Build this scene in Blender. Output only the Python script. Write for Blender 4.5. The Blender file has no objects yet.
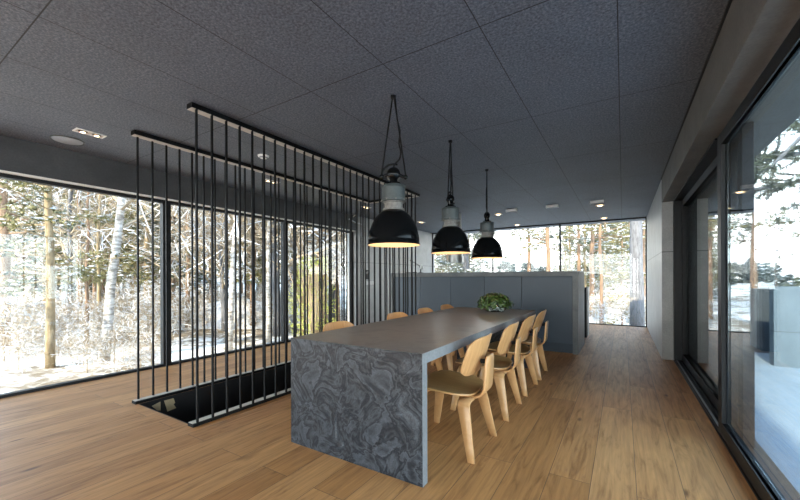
import bpy, bmesh, math, random
from mathutils import Vector, Matrix, noise

C = bpy.context.scene.collection
S = bpy.context.scene
PI = math.pi

# ------------------------------------------------------------------ camera, sky, sun, exposure
EYE = 1.18
YAW = 0.557
ROLL = -0.0036
FPX = 358.0
cam_data = bpy.data.cameras.new('camera')
cam_data.sensor_fit = 'HORIZONTAL'
cam_data.sensor_width = 36.0
cam_data.lens = FPX / 800 * 36
cam_data.shift_y = 27.47 / 800
cam_data.clip_end = 500
cam_data.clip_start = 0.02
cam = bpy.data.objects.new('camera', cam_data)
C.objects.link(cam)
fw = Vector((-math.sin(YAW), math.cos(YAW), 0))
r0 = Vector((math.cos(YAW), math.sin(YAW), 0))
u0 = Vector((0, 0, 1))
rt = r0 * math.cos(ROLL) + u0 * math.sin(ROLL)
up = -r0 * math.sin(ROLL) + u0 * math.cos(ROLL)
cam.matrix_world = Matrix(((rt.x, up.x, -fw.x, 0), (rt.y, up.y, -fw.y, 0), (rt.z, up.z, -fw.z, EYE), (0, 0, 0, 1)))
S.camera = cam

w = bpy.data.worlds.new('sky'); S.world = w; w.use_nodes = True
nt = w.node_tree; nt.nodes.clear()
wo = nt.nodes.new('ShaderNodeOutputWorld'); bg = nt.nodes.new('ShaderNodeBackground')
tc = nt.nodes.new('ShaderNodeTexCoord'); sp = nt.nodes.new('ShaderNodeSeparateXYZ')
rp = nt.nodes.new('ShaderNodeValToRGB'); nz = nt.nodes.new('ShaderNodeTexNoise')
mx = nt.nodes.new('ShaderNodeMath'); mx.operation = 'MULTIPLY_ADD'
nt.links.new(tc.outputs['Generated'], sp.inputs[0])
nz.inputs['Scale'].default_value = 3.0; nz.inputs['Detail'].default_value = 4.0
nt.links.new(tc.outputs['Generated'], nz.inputs['Vector'])
nt.links.new(nz.outputs['Fac'], mx.inputs[0]); mx.inputs[1].default_value = 0.25
nt.links.new(sp.outputs['Z'], mx.inputs[2]); nt.links.new(mx.outputs[0], rp.inputs[0])
e = rp.color_ramp.elements
e[0].position = 0.10; e[0].color = (1.0, 1.0, 1.0, 1)
e[1].position = 0.75; e[1].color = (0.42, 0.62, 0.92, 1)
k = e.new(0.33); k.color = (0.93, 0.97, 1.0, 1)
k = e.new(0.45); k.color = (0.62, 0.78, 0.97, 1)
nt.links.new(rp.outputs[0], bg.inputs[0]); nt.links.new(bg.outputs[0], wo.inputs[0])
bg.inputs[1].default_value = 2.2

sun_d = bpy.data.lights.new('sun', 'SUN'); sun_d.energy = 4.5; sun_d.angle = math.radians(1.5)
sun_d.color = (1.0, 0.86, 0.66)
sun = bpy.data.objects.new('sun', sun_d); C.objects.link(sun)
SUN_DIR = Vector((0.015, 0.82, -0.52)).normalized()      # direction the light travels
sun.rotation_euler = SUN_DIR.to_track_quat('-Z', 'Y').to_euler()

S.view_settings.view_transform = 'Standard'
S.view_settings.look = 'None'
S.view_settings.gamma = 1.0
S.view_settings.use_curve_mapping = False
S.view_settings.exposure = 1.68

# ------------------------------------------------------------------ materials
def new_mat(name):
    m = bpy.data.materials.new(name); m.use_nodes = True
    t = m.node_tree
    return m, t, t.nodes['Principled BSDF']
def nd(t, typ, **kw):
    n = t.nodes.new(typ)
    for a, v in kw.items():
        if a in n.inputs: n.inputs[a].default_value = v
        else: setattr(n, a, v)
    return n
def ramp(t, src, stops):
    r = t.nodes.new('ShaderNodeValToRGB'); el = r.color_ramp.elements
    while len(el) < len(stops): el.new(0.5)
    for q, (p, c) in zip(el, stops):
        q.position = p; q.color = (*c, 1) if len(c) == 3 else c
    t.links.new(src, r.inputs[0]); return r.outputs[0]
def mapped(t, scale=(1, 1, 1), coord='Object'):
    a = t.nodes.new('ShaderNodeTexCoord'); b = t.nodes.new('ShaderNodeMapping')
    b.inputs['Scale'].default_value = scale
    t.links.new(a.outputs[coord], b.inputs[0]); return b.outputs[0]
def bump(t, p, src, strength, dist=0.01):
    b = nd(t, 'ShaderNodeBump', Strength=strength, Distance=dist)
    t.links.new(src, b.inputs['Height']); t.links.new(b.outputs[0], p.inputs['Normal'])
def flat(name, col, rough=0.5, metal=0.0, var=0.12, scale=18.0, coat=0.0, spec=0.5):
    m, t, p = new_mat(name)
    v = mapped(t); n = nd(t, 'ShaderNodeTexNoise', Scale=scale, Detail=4.0); t.links.new(v, n.inputs['Vector'])
    lo = tuple(c * (1 - var) for c in col); hi = tuple(min(1, c * (1 + var)) for c in col)
    t.links.new(ramp(t, n.outputs['Fac'], [(0.3, lo), (0.7, hi)]), p.inputs['Base Color'])
    p.inputs['Roughness'].default_value = rough; p.inputs['Metallic'].default_value = metal
    p.inputs['Coat Weight'].default_value = coat; p.inputs['Specular IOR Level'].default_value = spec
    return m
def emit(name, col, strength):
    m = bpy.data.materials.new(name); m.use_nodes = True; t = m.node_tree; t.nodes.clear()
    o = t.nodes.new('ShaderNodeOutputMaterial'); e = nd(t, 'ShaderNodeEmission', Strength=strength)
    e.inputs[0].default_value = (*col, 1); t.links.new(e.outputs[0], o.inputs[0]); return m
def mix_col(t, fac, a, b, mode='MIX'):
    m = t.nodes.new('ShaderNodeMix'); m.data_type = 'RGBA'; m.blend_type = mode
    for s, i in ((fac, 0), (a, 6), (b, 7)):
        if hasattr(s, 'is_output'): t.links.new(s, m.inputs[i])
        elif i == 0: m.inputs[0].default_value = s
        else: m.inputs[i].default_value = (*s, 1)
    return m.outputs[2]

def mat_floor():
    m, t, p = new_mat('oak_planks')
    a = t.nodes.new('ShaderNodeTexCoord'); s = t.nodes.new('ShaderNodeSeparateXYZ'); c = t.nodes.new('ShaderNodeCombineXYZ')
    t.links.new(a.outputs['Object'], s.inputs[0]); t.links.new(s.outputs['Y'], c.inputs['X'])
    ad = nd(t, 'ShaderNodeMath', operation='ADD'); ad.inputs[1].default_value = 0.16 + 2.2 * 4
    t.links.new(s.outputs['X'], ad.inputs[0]); t.links.new(ad.outputs[0], c.inputs['Y'])
    b = t.nodes.new('ShaderNodeTexBrick'); b.offset = 0.37; b.offset_frequency = 2; b.squash = 1
    for kk, v in (('Scale', 1.0), ('Mortar Size', 0.0018), ('Mortar Smooth', 0.3), ('Bias', 0.0), ('Brick Width', 2.3), ('Row Height', 0.22)):
        b.inputs[kk].default_value = v
    b.inputs['Color1'].default_value = (0, 0, 0, 1); b.inputs['Color2'].default_value = (1, 1, 1, 1); b.inputs['Mortar'].default_value = (0.5, 0.5, 0.5, 1)
    t.links.new(c.outputs[0], b.inputs['Vector'])
    # per-plank shift of the grain
    off = nd(t, 'ShaderNodeVectorMath', operation='SCALE'); off.inputs['Scale'].default_value = 37.0
    t.links.new(b.outputs['Color'], off.inputs[0])
    av = nd(t, 'ShaderNodeVectorMath', operation='ADD'); t.links.new(a.outputs['Object'], av.inputs[0]); t.links.new(off.outputs[0], av.inputs[1])
    mp = t.nodes.new('ShaderNodeMapping'); mp.inputs['Scale'].default_value = (11, 1.3, 1); t.links.new(av.outputs[0], mp.inputs[0])
    g = nd(t, 'ShaderNodeTexNoise', Scale=1.6, Detail=8.0, Roughness=0.62, Distortion=1.2); t.links.new(mp.outputs[0], g.inputs['Vector'])
    mp2 = t.nodes.new('ShaderNodeMapping'); mp2.inputs['Scale'].default_value = (70, 2.2, 1); t.links.new(av.outputs[0], mp2.inputs[0])
    g2 = nd(t, 'ShaderNodeTexNoise', Scale=1.0, Detail=5.0); t.links.new(mp2.outputs[0], g2.inputs['Vector'])
    base = ramp(t, b.outputs['Color'], [(0.0, (0.375, 0.162, 0.050)), (0.5, (0.455, 0.205, 0.067)), (1.0, (0.535, 0.262, 0.096))])
    gr = ramp(t, g.outputs['Fac'], [(0.30, (0.62, 0.57, 0.52)), (0.48, (1.0, 1.0, 1.0)), (0.72, (1.18, 1.17, 1.14))])
    col = mix_col(t, 1.0, base, gr, 'MULTIPLY')
    fine = ramp(t, g2.outputs['Fac'], [(0.3, (0.80, 0.78, 0.76)), (0.6, (1.05, 1.05, 1.05))])
    col = mix_col(t, 1.0, col, fine, 'MULTIPLY')
    # knots
    mp3 = t.nodes.new('ShaderNodeMapping'); mp3.inputs['Scale'].default_value = (3.2, 1.1, 1); t.links.new(av.outputs[0], mp3.inputs[0])
    vo = nd(t, 'ShaderNodeTexVoronoi', Scale=1.3); t.links.new(mp3.outputs[0], vo.inputs['Vector'])
    kn = ramp(t, vo.outputs['Distance'], [(0.03, (0.25, 0.17, 0.12)), (0.085, (1, 1, 1))])
    col = mix_col(t, 0.85, col, kn, 'MULTIPLY')
    col = mix_col(t, b.outputs['Fac'], col, (0.10, 0.055, 0.028))
    t.links.new(col, p.inputs['Base Color'])
    t.links.new(ramp(t, g.outputs['Fac'], [(0.3, (0.52,) * 3), (0.7, (0.40,) * 3)]), p.inputs['Roughness'])
    bump(t, p, b.outputs['Fac'], -0.25, 0.004)
    return m
def mat_ceiling():
    m, t, p = new_mat('dark_wood_wool_panels')
    a = t.nodes.new('ShaderNodeTexCoord'); s = t.nodes.new('ShaderNodeSeparateXYZ'); t.links.new(a.outputs['Object'], s.inputs[0])
    def line(out, off, per, wd):
        q = nd(t, 'ShaderNodeMath', operation='ADD'); q.inputs[1].default_value = off; t.links.new(out, q.inputs[0])
        r = nd(t, 'ShaderNodeMath', operation='PINGPONG'); r.inputs[1].default_value = per / 2; t.links.new(q.outputs[0], r.inputs[0])
        l = nd(t, 'ShaderNodeMath', operation='LESS_THAN'); l.inputs[1].default_value = wd; t.links.new(r.outputs[0], l.inputs[0]); return l.outputs[0]
    l1 = line(s.outputs['X'], 0.02 + 0.652 * 20, 0.652, 0.0028)
    l2 = line(s.outputs['Y'], -0.60 + 1.325 * 10, 1.325, 0.0034)
    mm = nd(t, 'ShaderNodeMath', operation='MAXIMUM'); t.links.new(l1, mm.inputs[0]); t.links.new(l2, mm.inputs[1])
    n = nd(t, 'ShaderNodeTexNoise', Scale=68.0, Detail=3.0, Roughness=0.7); t.links.new(a.outputs['Object'], n.inputs['Vector'])
    n2 = nd(t, 'ShaderNodeTexNoise', Scale=2.0, Detail=3.0); t.links.new(a.outputs['Object'], n2.inputs['Vector'])
    col = ramp(t, n.outputs['Fac'], [(0.34, (0.052, 0.062, 0.084)), (0.5, (0.098, 0.113, 0.144)), (0.66, (0.168, 0.188, 0.228))])
    col = mix_col(t, 0.3, col, ramp(t, n2.outputs['Fac'], [(0.3, (0.7,) * 3), (0.7, (1.2,) * 3)]), 'MULTIPLY')
    col = mix_col(t, mm.outputs[0], col, (0.008, 0.008, 0.01))
    t.links.new(col, p.inputs['Base Color']); p.inputs['Roughness'].default_value = 0.62
    p.inputs['Specular IOR Level'].default_value = 0.45
    bump(t, p, n.outputs['Fac'], 0.5, 0.004)
    return m
def mat_concrete(name, lo, hi, rough=0.7, joints=None):
    m, t, p = new_mat(name); v = mapped(t)
    n = nd(t, 'ShaderNodeTexNoise', Scale=3.5, Detail=9.0, Roughness=0.62, Distortion=0.4); t.links.new(v, n.inputs['Vector'])
    n2 = nd(t, 'ShaderNodeTexNoise', Scale=60.0, Detail=3.0); t.links.new(v, n2.inputs['Vector'])
    col = ramp(t, n.outputs['Fac'], [(0.3, lo), (0.7, hi)])
    col = mix_col(t, 1.0, col, ramp(t, n2.outputs['Fac'], [(0.3, (0.86,) * 3), (0.7, (1.08,) * 3)]), 'MULTIPLY')
    if joints:
        s = t.nodes.new('ShaderNodeSeparateXYZ'); t.links.new(v, s.inputs[0])
        q = nd(t, 'ShaderNodeMath', operation='SUBTRACT'); q.inputs[1].default_value = joints; t.links.new(s.outputs['Z'], q.inputs[0])
        r = nd(t, 'ShaderNodeMath', operation='ABSOLUTE'); t.links.new(q.outputs[0], r.inputs[0])
        l = nd(t, 'ShaderNodeMath', operation='LESS_THAN'); l.inputs[1].default_value = 0.006; t.links.new(r.outputs[0], l.inputs[0])
        col = mix_col(t, l.outputs[0], col, tuple(c * 0.45 for c in lo))
    t.links.new(col, p.inputs['Base Color']); p.inputs['Roughness'].default_value = rough
    bump(t, p, n2.outputs['Fac'], 0.15, 0.004)
    return m
def mat_stone(name='troweled_dark_stone', top=False):
    m, t, p = new_mat(name); v = mapped(t)
    n = nd(t, 'ShaderNodeTexNoise', Scale=5.2, Detail=5.0, Roughness=0.55, Distortion=0.9); t.links.new(v, n.inputs['Vector'])
    n2 = nd(t, 'ShaderNodeTexNoise', Scale=14.0, Detail=4.0, Distortion=1.0); t.links.new(v, n2.inputs['Vector'])
    n3 = nd(t, 'ShaderNodeTexNoise', Scale=120.0, Detail=2.0); t.links.new(v, n3.inputs['Vector'])
    col = ramp(t, n.outputs['Fac'], [(0.34, (0.070, 0.077, 0.086)), (0.43, (0.013, 0.015, 0.019)), (0.47, (0.060, 0.066, 0.074)), (0.53, (0.011, 0.013, 0.017)), (0.56, (0.066, 0.073, 0.083)), (0.66, (0.020, 0.023, 0.028))])
    n.inputs['Scale'].default_value = 4.6
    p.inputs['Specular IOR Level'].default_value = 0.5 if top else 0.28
    if top: col = ramp(t, n.outputs['Fac'], [(0.3, (0.185, 0.148, 0.115)), (0.5, (0.210, 0.180, 0.153)), (0.7, (0.150, 0.125, 0.105))])  # brown tone paints the room's reflection into the table top
    col = mix_col(t, 0.25 if top else 0.8, col, ramp(t, n2.outputs['Fac'], [(0.35, (0.70,) * 3), (0.65, (1.25,) * 3)]), 'MULTIPLY')
    col = mix_col(t, 0.7, col, ramp(t, n3.outputs['Fac'], [(0.35, (0.8,) * 3), (0.65, (1.2,) * 3)]), 'MULTIPLY')
    t.links.new(col, p.inputs['Base Color'])
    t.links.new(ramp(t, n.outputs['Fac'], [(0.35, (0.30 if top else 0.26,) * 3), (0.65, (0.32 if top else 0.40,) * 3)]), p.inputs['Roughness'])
    bump(t, p, n.outputs['Fac'], 0.02 if top else 0.18, 0.006)
    return m
def mat_ply(name, lo, hi, rough=0.32):
    m, t, p = new_mat(name)
    v = mapped(t, (3, 26, 3)); n = nd(t, 'ShaderNodeTexNoise', Scale=2.2, Detail=6.0, Distortion=0.5); t.links.new(v, n.inputs['Vector'])
    t.links.new(ramp(t, n.outputs['Fac'], [(0.3, lo), (0.7, hi)]), p.inputs['Base Color'])
    p.inputs['Roughness'].default_value = rough; p.inputs['Coat Weight'].default_value = 0.25; p.inputs['Coat Roughness'].default_value = 0.2
    return m
def mat_glass(name, tint=(0.96, 0.98, 0.97), refl=0.055):
    m = bpy.data.materials.new(name); m.use_nodes = True; t = m.node_tree; t.nodes.clear()
    o = t.nodes.new('ShaderNodeOutputMaterial'); g = t.nodes.new('ShaderNodeNewGeometry')
    d = nd(t, 'ShaderNodeVectorMath', operation='DOT_PRODUCT'); t.links.new(g.outputs['Normal'], d.inputs[0]); t.links.new(g.outputs['Incoming'], d.inputs[1])
    a = nd(t, 'ShaderNodeMath', operation='ABSOLUTE'); t.links.new(d.outputs['Value'], a.inputs[0])
    s = nd(t, 'ShaderNodeMath', operation='SUBTRACT'); s.inputs[0].default_value = 1.0; t.links.new(a.outputs[0], s.inputs[1])
    pw = nd(t, 'ShaderNodeMath', operation='POWER'); pw.inputs[1].default_value = 5.0; t.links.new(s.outputs[0], pw.inputs[0])
    ma = nd(t, 'ShaderNodeMath', operation='MULTIPLY_ADD'); ma.inputs[1].default_value = 1 - refl; ma.inputs[2].default_value = refl; t.links.new(pw.outputs[0], ma.inputs[0])
    tr = t.nodes.new('ShaderNodeBsdfTransparent'); tr.inputs[0].default_value = (*tint, 1)
    gl = nd(t, 'ShaderNodeBsdfGlossy', Roughness=0.0)
    mi = t.nodes.new('ShaderNodeMixShader'); t.links.new(ma.outputs[0], mi.inputs[0]); t.links.new(tr.outputs[0], mi.inputs[1]); t.links.new(gl.outputs[0], mi.inputs[2])
    t.links.new(mi.outputs[0], o.inputs[0]); return m
def mat_bark(name, lo, hi, scale=(9, 9, 1.6), rough=0.9):
    m, t, p = new_mat(name); v = mapped(t, scale)
    n = nd(t, 'ShaderNodeTexNoise', Scale=2.5, Detail=6.0, Distortion=0.6); t.links.new(v, n.inputs['Vector'])
    t.links.new(ramp(t, n.outputs['Fac'], [(0.35, lo), (0.62, hi)]), p.inputs['Base Color']); p.inputs['Roughness'].default_value = rough
    return m
def mat_snow():
    m, t, p = new_mat('snow_with_brush'); v = mapped(t)
    n = nd(t, 'ShaderNodeTexNoise', Scale=2.2, Detail=8.0, Roughness=0.7, Distortion=1.5); t.links.new(v, n.inputs['Vector'])
    n2 = nd(t, 'ShaderNodeTexNoise', Scale=0.35, Detail=3.0); t.links.new(v, n2.inputs['Vector'])
    ad = nd(t, 'ShaderNodeMath', operation='ADD'); t.links.new(n.outputs['Fac'], ad.inputs[0]); t.links.new(n2.outputs['Fac'], ad.inputs[1])
    t.links.new(ramp(t, ad.outputs[0], [(0.86, (0.15, 0.115, 0.075)), (1.00, (0.34, 0.30, 0.25)), (1.16, (0.66, 0.64, 0.60))]), p.inputs['Base Color'])
    p.inputs['Roughness'].default_value = 0.85
    bump(t, p, n.outputs['Fac'], 0.4, 0.1); return m

M = dict(
    floor=mat_floor(), ceiling=mat_ceiling(),
    beam=mat_concrete('board_concrete', (0.088, 0.079, 0.068), (0.135, 0.122, 0.107), 0.6),
    dark_beam=mat_concrete('dark_concrete', (0.055, 0.058, 0.062), (0.085, 0.088, 0.092), 0.65),  # beam concrete darkened because the left beam is backlit
    pillar=mat_concrete('smooth_concrete', (0.33, 0.335, 0.33), (0.44, 0.445, 0.44), 0.38, joints=1.53),
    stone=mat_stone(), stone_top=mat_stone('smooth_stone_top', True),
    stone_edge=mat_concrete('cut_stone_edge', (0.15, 0.155, 0.155), (0.25, 0.255, 0.255), 0.5),  # table side faces lightened for the light from the right
    surround=mat_concrete('worktop_stone', (0.10, 0.108, 0.11), (0.17, 0.178, 0.18), 0.45),
    blue=flat('blue_grey_lacquer', (0.050, 0.070, 0.094), 0.42, 0, 0.05, 4),
    plinth=flat('dark_plinth_lacquer', (0.036, 0.050, 0.066), 0.5, 0, 0.05, 4),
    black=flat('black_steel', (0.004, 0.0043, 0.005), 0.55, 0.0, 0.2, 30, spec=0.22),
    frame=flat('anthracite_frame', (0.008, 0.0095, 0.012), 0.5, 0, 0.1, 10, spec=0.35),
    lining=flat('matt_black_lining', (0.005, 0.005, 0.006), 0.6, 0, 0.2, 8),
    plate=flat('satin_steel_plate', (0.52, 0.46, 0.40), 0.5, 0.0, 0.1, 20),
    steel=flat('brushed_aluminium', (0.55, 0.57, 0.59), 0.32, 0.9, 0.1, 30),
    enamel=flat('black_enamel', (0.004, 0.0045, 0.005), 0.12, 0, 0.2, 14, spec=0.22),
    cream=flat('cream_enamel', (0.80, 0.62, 0.40), 0.5, 0, 0.03, 8),
    hammer=flat('hammered_grey_green_paint', (0.062, 0.073, 0.074), 0.42, 0.1, 0.12, 60),
    cast=flat('weathered_cast_collar', (0.17, 0.16, 0.145), 0.55, 0.1, 0.30, 45),
    rubber=flat('black_cable', (0.005, 0.005, 0.006), 0.6, spec=0.2),
    ply=mat_ply('oak_plywood', (0.54, 0.275, 0.105), (0.66, 0.37, 0.16)),
    ply_dark=mat_ply('oak_plywood_shell', (0.44, 0.225, 0.075), (0.55, 0.30, 0.115), 0.28),
    white=flat('white_plastic', (0.80, 0.80, 0.79), 0.45, 0, 0.03),
    grey=flat('grey_metal_grille', (0.30, 0.32, 0.36), 0.55, 0, 0.1, 80),
    hood=flat('satin_hood_steel', (0.36, 0.37, 0.36), 0.35, 0.7, 0.08, 10),
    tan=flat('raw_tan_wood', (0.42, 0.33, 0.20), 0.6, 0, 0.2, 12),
    glass=mat_glass('window_glass'),
    door_glass=mat_glass('door_glass', (0.88, 0.95, 0.965), 0.085),
    bowl=mat_glass('bowl_glass', (0.93, 0.96, 0.95), 0.09),
    leaf=flat('fresh_green_leaf', (0.040, 0.080, 0.011), 0.4, 0, 0.85, 42),
    snow=mat_snow(),
    terrace=flat('packed_terrace_snow', (0.24, 0.29, 0.33), 0.8, 0, 0.06, 3),  # blue grey shade of the terrace put into the snow colour
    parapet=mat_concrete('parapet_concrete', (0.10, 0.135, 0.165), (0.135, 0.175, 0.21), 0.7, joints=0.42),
    cladding=flat('dark_outer_cladding', (0.035, 0.045, 0.056), 0.6, 0, 0.1, 6),
    bark_pine=mat_bark('pine_bark', (0.14, 0.095, 0.065), (0.28, 0.175, 0.11)),
    bark_tan=mat_bark('sunlit_tan_bark', (0.17, 0.125, 0.07), (0.33, 0.25, 0.145)),  # mottled tan bark colour
    bark_grey=mat_bark('cold_grey_bark', (0.085, 0.085, 0.09), (0.16, 0.16, 0.17)),
    birch=mat_bark('white_birch_bark', (0.17, 0.15, 0.13), (0.50, 0.48, 0.45), (2, 2, 7)),
    twig=flat('brown_twigs', (0.33, 0.265, 0.185), 0.9, 0, 0.35, 3),
    needle=flat('olive_pine_needles', (0.19, 0.175, 0.075), 0.7, 0, 0.5, 2.5),
    needle_cool=flat('cool_pine_needles', (0.115, 0.130, 0.085), 0.7, 0, 0.4, 2.5),
    frost=flat('fresh_snow_clumps', (0.62, 0.64, 0.67), 0.8, 0, 0.03),
    bush=flat('yellow_green_bush_leaf', (0.36, 0.40, 0.10), 0.6, 0, 0.4, 6),
    far_tree=flat('far_blue_green_forest', (0.11, 0.135, 0.135), 0.9, 0, 0.3, 0.4),
    house_brown=flat('brown_timber_wall', (0.22, 0.12, 0.07), 0.8),
    house_blue=flat('slate_blue_timber_wall', (0.22, 0.27, 0.36), 0.8),
    bulb=emit('warm_bulb', (1.0, 0.60, 0.28), 2.5),
    spot_on=emit('lit_warm_spot', (1.0, 0.66, 0.36), 3.0),
    spot_white=emit('lit_pale_diffuser', (1.0, 0.93, 0.84), 1.6),
)

# ------------------------------------------------------------------ mesh helpers
class MB:
    def __init__(self): self.v = []; self.f = []; self.m = []
    def add(self, vs, fs, mi=0):
        o = len(self.v); self.v.extend([tuple(q) for q in vs]); self.f.extend([tuple(i + o for i in q) for q in fs]); self.m.extend([mi] * len(fs))
    def box(self, x0, x1, y0, y1, z0, z1, mi=0):
        vs = [(x0, y0, z0), (x1, y0, z0), (x1, y1, z0), (x0, y1, z0), (x0, y0, z1), (x1, y0, z1), (x1, y1, z1), (x0, y1, z1)]
        self.add(vs, [(0, 3, 2, 1), (4, 5, 6, 7), (0, 1, 5, 4), (1, 2, 6, 5), (2, 3, 7, 6), (3, 0, 4, 7)], mi); return self
    def tube(self, pts, rad, n=8, cap=True, mi=0):
        pts = [Vector(q) for q in pts]; L = len(pts)
        if not hasattr(rad, '__len__'): rad = [rad] * L
        vs = []; fs = []
        ref = Vector((0.137, 0.931, 0.337))
        for i, q in enumerate(pts):
            d = (pts[min(i + 1, L - 1)] - pts[max(i - 1, 0)]).normalized()
            a = d.cross(ref)
            if a.length < 1e-3: a = d.cross(Vector((1, 0, 0)))
            a.normalize(); b = d.cross(a)
            for j in range(n):
                th = 2 * PI * j / n; vs.append(q + (a * math.cos(th) + b * math.sin(th)) * rad[i])
        for i in range(L - 1):
            for j in range(n):
                k2 = (j + 1) % n; fs.append((i * n + j, i * n + k2, (i + 1) * n + k2, (i + 1) * n + j))
        if cap: fs.append(tuple(range(n - 1, -1, -1))); fs.append(tuple((L - 1) * n + j for j in range(n)))
        self.add(vs, fs, mi); return self
    def lathe(self, prof, n=40, c=(0, 0, 0), mi=0, closed=False):
        vs = []; fs = []
        for r, z in prof:
            for j in range(n):
                th = 2 * PI * j / n; vs.append((c[0] + r * math.cos(th), c[1] + r * math.sin(th), c[2] + z))
        L = len(prof)
        for i in range(L if closed else L - 1):
            i2 = (i + 1) % L
            for j in range(n):
                k2 = (j + 1) % n; fs.append((i * n + j, i * n + k2, i2 * n + k2, i2 * n + j))
        self.add(vs, fs, mi); return self
    def ball(self, c, r, n=10, mi=0):
        if not hasattr(r, '__len__'): r = (r, r, r)
        vs = [(c[0], c[1], c[2] - r[2])]; fs = []
        h = n // 2
        for i in range(1, h):
            ph = -PI / 2 + PI * i / h
            for j in range(n):
                th = 2 * PI * j / n
                vs.append((c[0] + r[0] * math.cos(ph) * math.cos(th), c[1] + r[1] * math.cos(ph) * math.sin(th), c[2] + r[2] * math.sin(ph)))
        vs.append((c[0], c[1], c[2] + r[2])); T = len(vs) - 1
        for j in range(n):
            k2 = (j + 1) % n
            fs.append((0, 1 + k2, 1 + j)); fs.append((T, 1 + (h - 2) * n + j, 1 + (h - 2) * n + k2))
            for i in range(h - 2):
                fs.append((1 + i * n + j, 1 + i * n + k2, 1 + (i + 1) * n + k2, 1 + (i + 1) * n + j))
        self.add(vs, fs, mi); return self
    def build(self, name, mats, parent=None, smooth=False, bevel=0.0, loc=None):
        me = bpy.data.meshes.new(name); me.from_pydata(self.v, [], self.f)
        for q in (mats if isinstance(mats, (list, tuple)) else [mats]): me.materials.append(q)
        if any(self.m): me.polygons.foreach_set('material_index', self.m)
        if smooth: me.polygons.foreach_set('use_smooth', [True] * len(me.polygons))
        me.update()
        o = bpy.data.objects.new(name, me); C.objects.link(o)
        if parent: o.parent = parent
        if loc: o.location = loc
        if bevel:
            b = o.modifiers.new('bevel', 'BEVEL'); b.width = bevel; b.segments = 2; b.limit_method = 'ANGLE'
        return o
def tag(o, label, cat, group=None, kind=None):
    o['label'] = label; o['category'] = cat
    if group: o['group'] = group
    if kind: o['kind'] = kind
    return o
def thing(name, label, cat, loc=(0, 0, 0), rz=0.0, group=None):
    o = bpy.data.objects.new(name, None); C.objects.link(o); o.location = loc; o.rotation_euler = (0, 0, rz); o.empty_display_size = 0.1
    return tag(o, label, cat, group)
def struct(o, label, cat): return tag(o, label, cat, None, 'structure')
def dup(o, loc=None, rz=None, parent=None):
    c = o.copy(); C.objects.link(c)
    if parent: c.parent = parent
    for ch in list(o.children): dup(ch, parent=c)
    if loc is not None: c.location = loc
    if rz is not None: c.rotation_euler = (0, 0, rz)
    return c

ZC = 2.572            # ceiling
XL, XG = -5.10, -5.25  # left beam face, left glass
XR = 0.47             # right beam face
YF = 10.13            # far glass
YB = -4.0             # rear glazing, out of view, added for more daylight
HX0, HX1, HY0, HY1 = -3.87, -2.955, 1.55, 5.20   # stair opening

# ------------------------------------------------------------------ room shell
b = MB()
for x0, x1, y0, y1 in ((-5.40, HX0, YB - .2, YF + .15), (HX1, 0.60, YB - .2, YF + .15), (HX0, HX1, YB - .2, HY0), (HX0, HX1, HY1, YF + .15)):
    b.box(x0, x1, y0, y1, -0.30, 0.0)
struct(b.build('floor', M['floor']), 'oiled oak plank floor of wide boards running the length of the room', 'floor')
b = MB().box(-5.40, 1.0, YB - .2, YF + .6, ZC, ZC + 0.35)
struct(b.build('ceiling', M['ceiling']), 'dark grey textured acoustic panel ceiling with thin black joints', 'ceiling')
b = MB().box(-5.40, XL, YB - .2, 6.36, 2.235, ZC)
struct(b.build('trim_9', M['dark_beam'], bevel=0.004), 'dark concrete beam above the left windows', 'beam')
b = MB().box(-5.40, XL, 6.36, YF + .15, 0.0, ZC)
struct(b.build('wall_left', M['pillar'], bevel=0.004), 'grey concrete wall beyond the left windows, intercom and switches on it', 'wall')
b = MB().box(XR, 1.0, YB - .2, 6.30, 2.235, ZC)
struct(b.build('trim_1', M['beam'], bevel=0.004), 'concrete beam above the glass sliding doors on the right', 'beam')
b = MB().box(XR, 1.0, 6.30, YF + .15, 0.0, ZC - 0.002)
struct(b.build('wall_right', M['pillar'], bevel=0.004), 'pale smooth concrete wall section beyond the sliding doors', 'wall')
# black joint between ceiling panels and the right beam
b = MB().box(XR - 0.012, XR, YB, 6.3, ZC - 0.012, ZC)
struct(b.build('trim_2', M['lining']), 'narrow black shadow joint between the ceiling panels and the right beam', 'trim')

# left glazing: three panes, shared posts
def window(name, label, xs_axis, a0, a1, z0, z1, at, fr=0.05, dp=0.08, pane=True, head=0.045, sill=0.03):
    """xs_axis 'y': window in a plane x = at running along y; 'x': plane y = at running along x"""
    f = MB()
    def bx(p0, p1, q0, q1):
        if xs_axis == 'y': f.box(at - dp / 2, at + dp / 2, p0, p1, q0, q1)
        else: f.box(p0, p1, at - dp / 2, at + dp / 2, q0, q1)
    bx(a0, a0 + fr, z0, z1); bx(a1 - fr, a1, z0, z1)
    bx(a0 + fr, a1 - fr, z0, z0 + sill); bx(a0 + fr, a1 - fr, z1 - head, z1)
    o = f.build(name, M['frame'])
    struct(o, label, 'window')
    g = MB()
    if xs_axis == 'y': g.box(at - 0.008, at + 0.008, a0 + fr, a1 - fr, z0 + sill, z1 - head)
    else: g.box(a0 + fr, a1 - fr, at - 0.008, at + 0.008, z0 + sill, z1 - head)
    p = g.build('pane', M['glass'], o)
    return o
window('window_1', 'left window bay nearest the camera, dark frame, snowy wood outside', 'y', -0.55, 2.435, 0.0, 2.235, XG)
window('window_2', 'left window bay behind the near half of the stair railing', 'y', 2.435, 4.435, 0.0, 2.235, XG)
window('window_3', 'left window bay ending at the concrete wall, third along', 'y', 4.435, 6.36, 0.0, 2.235, XG)
window('window_4', 'left window bay beside the camera', 'y', YB, -0.55, 0.0, 2.235, XG)
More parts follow.
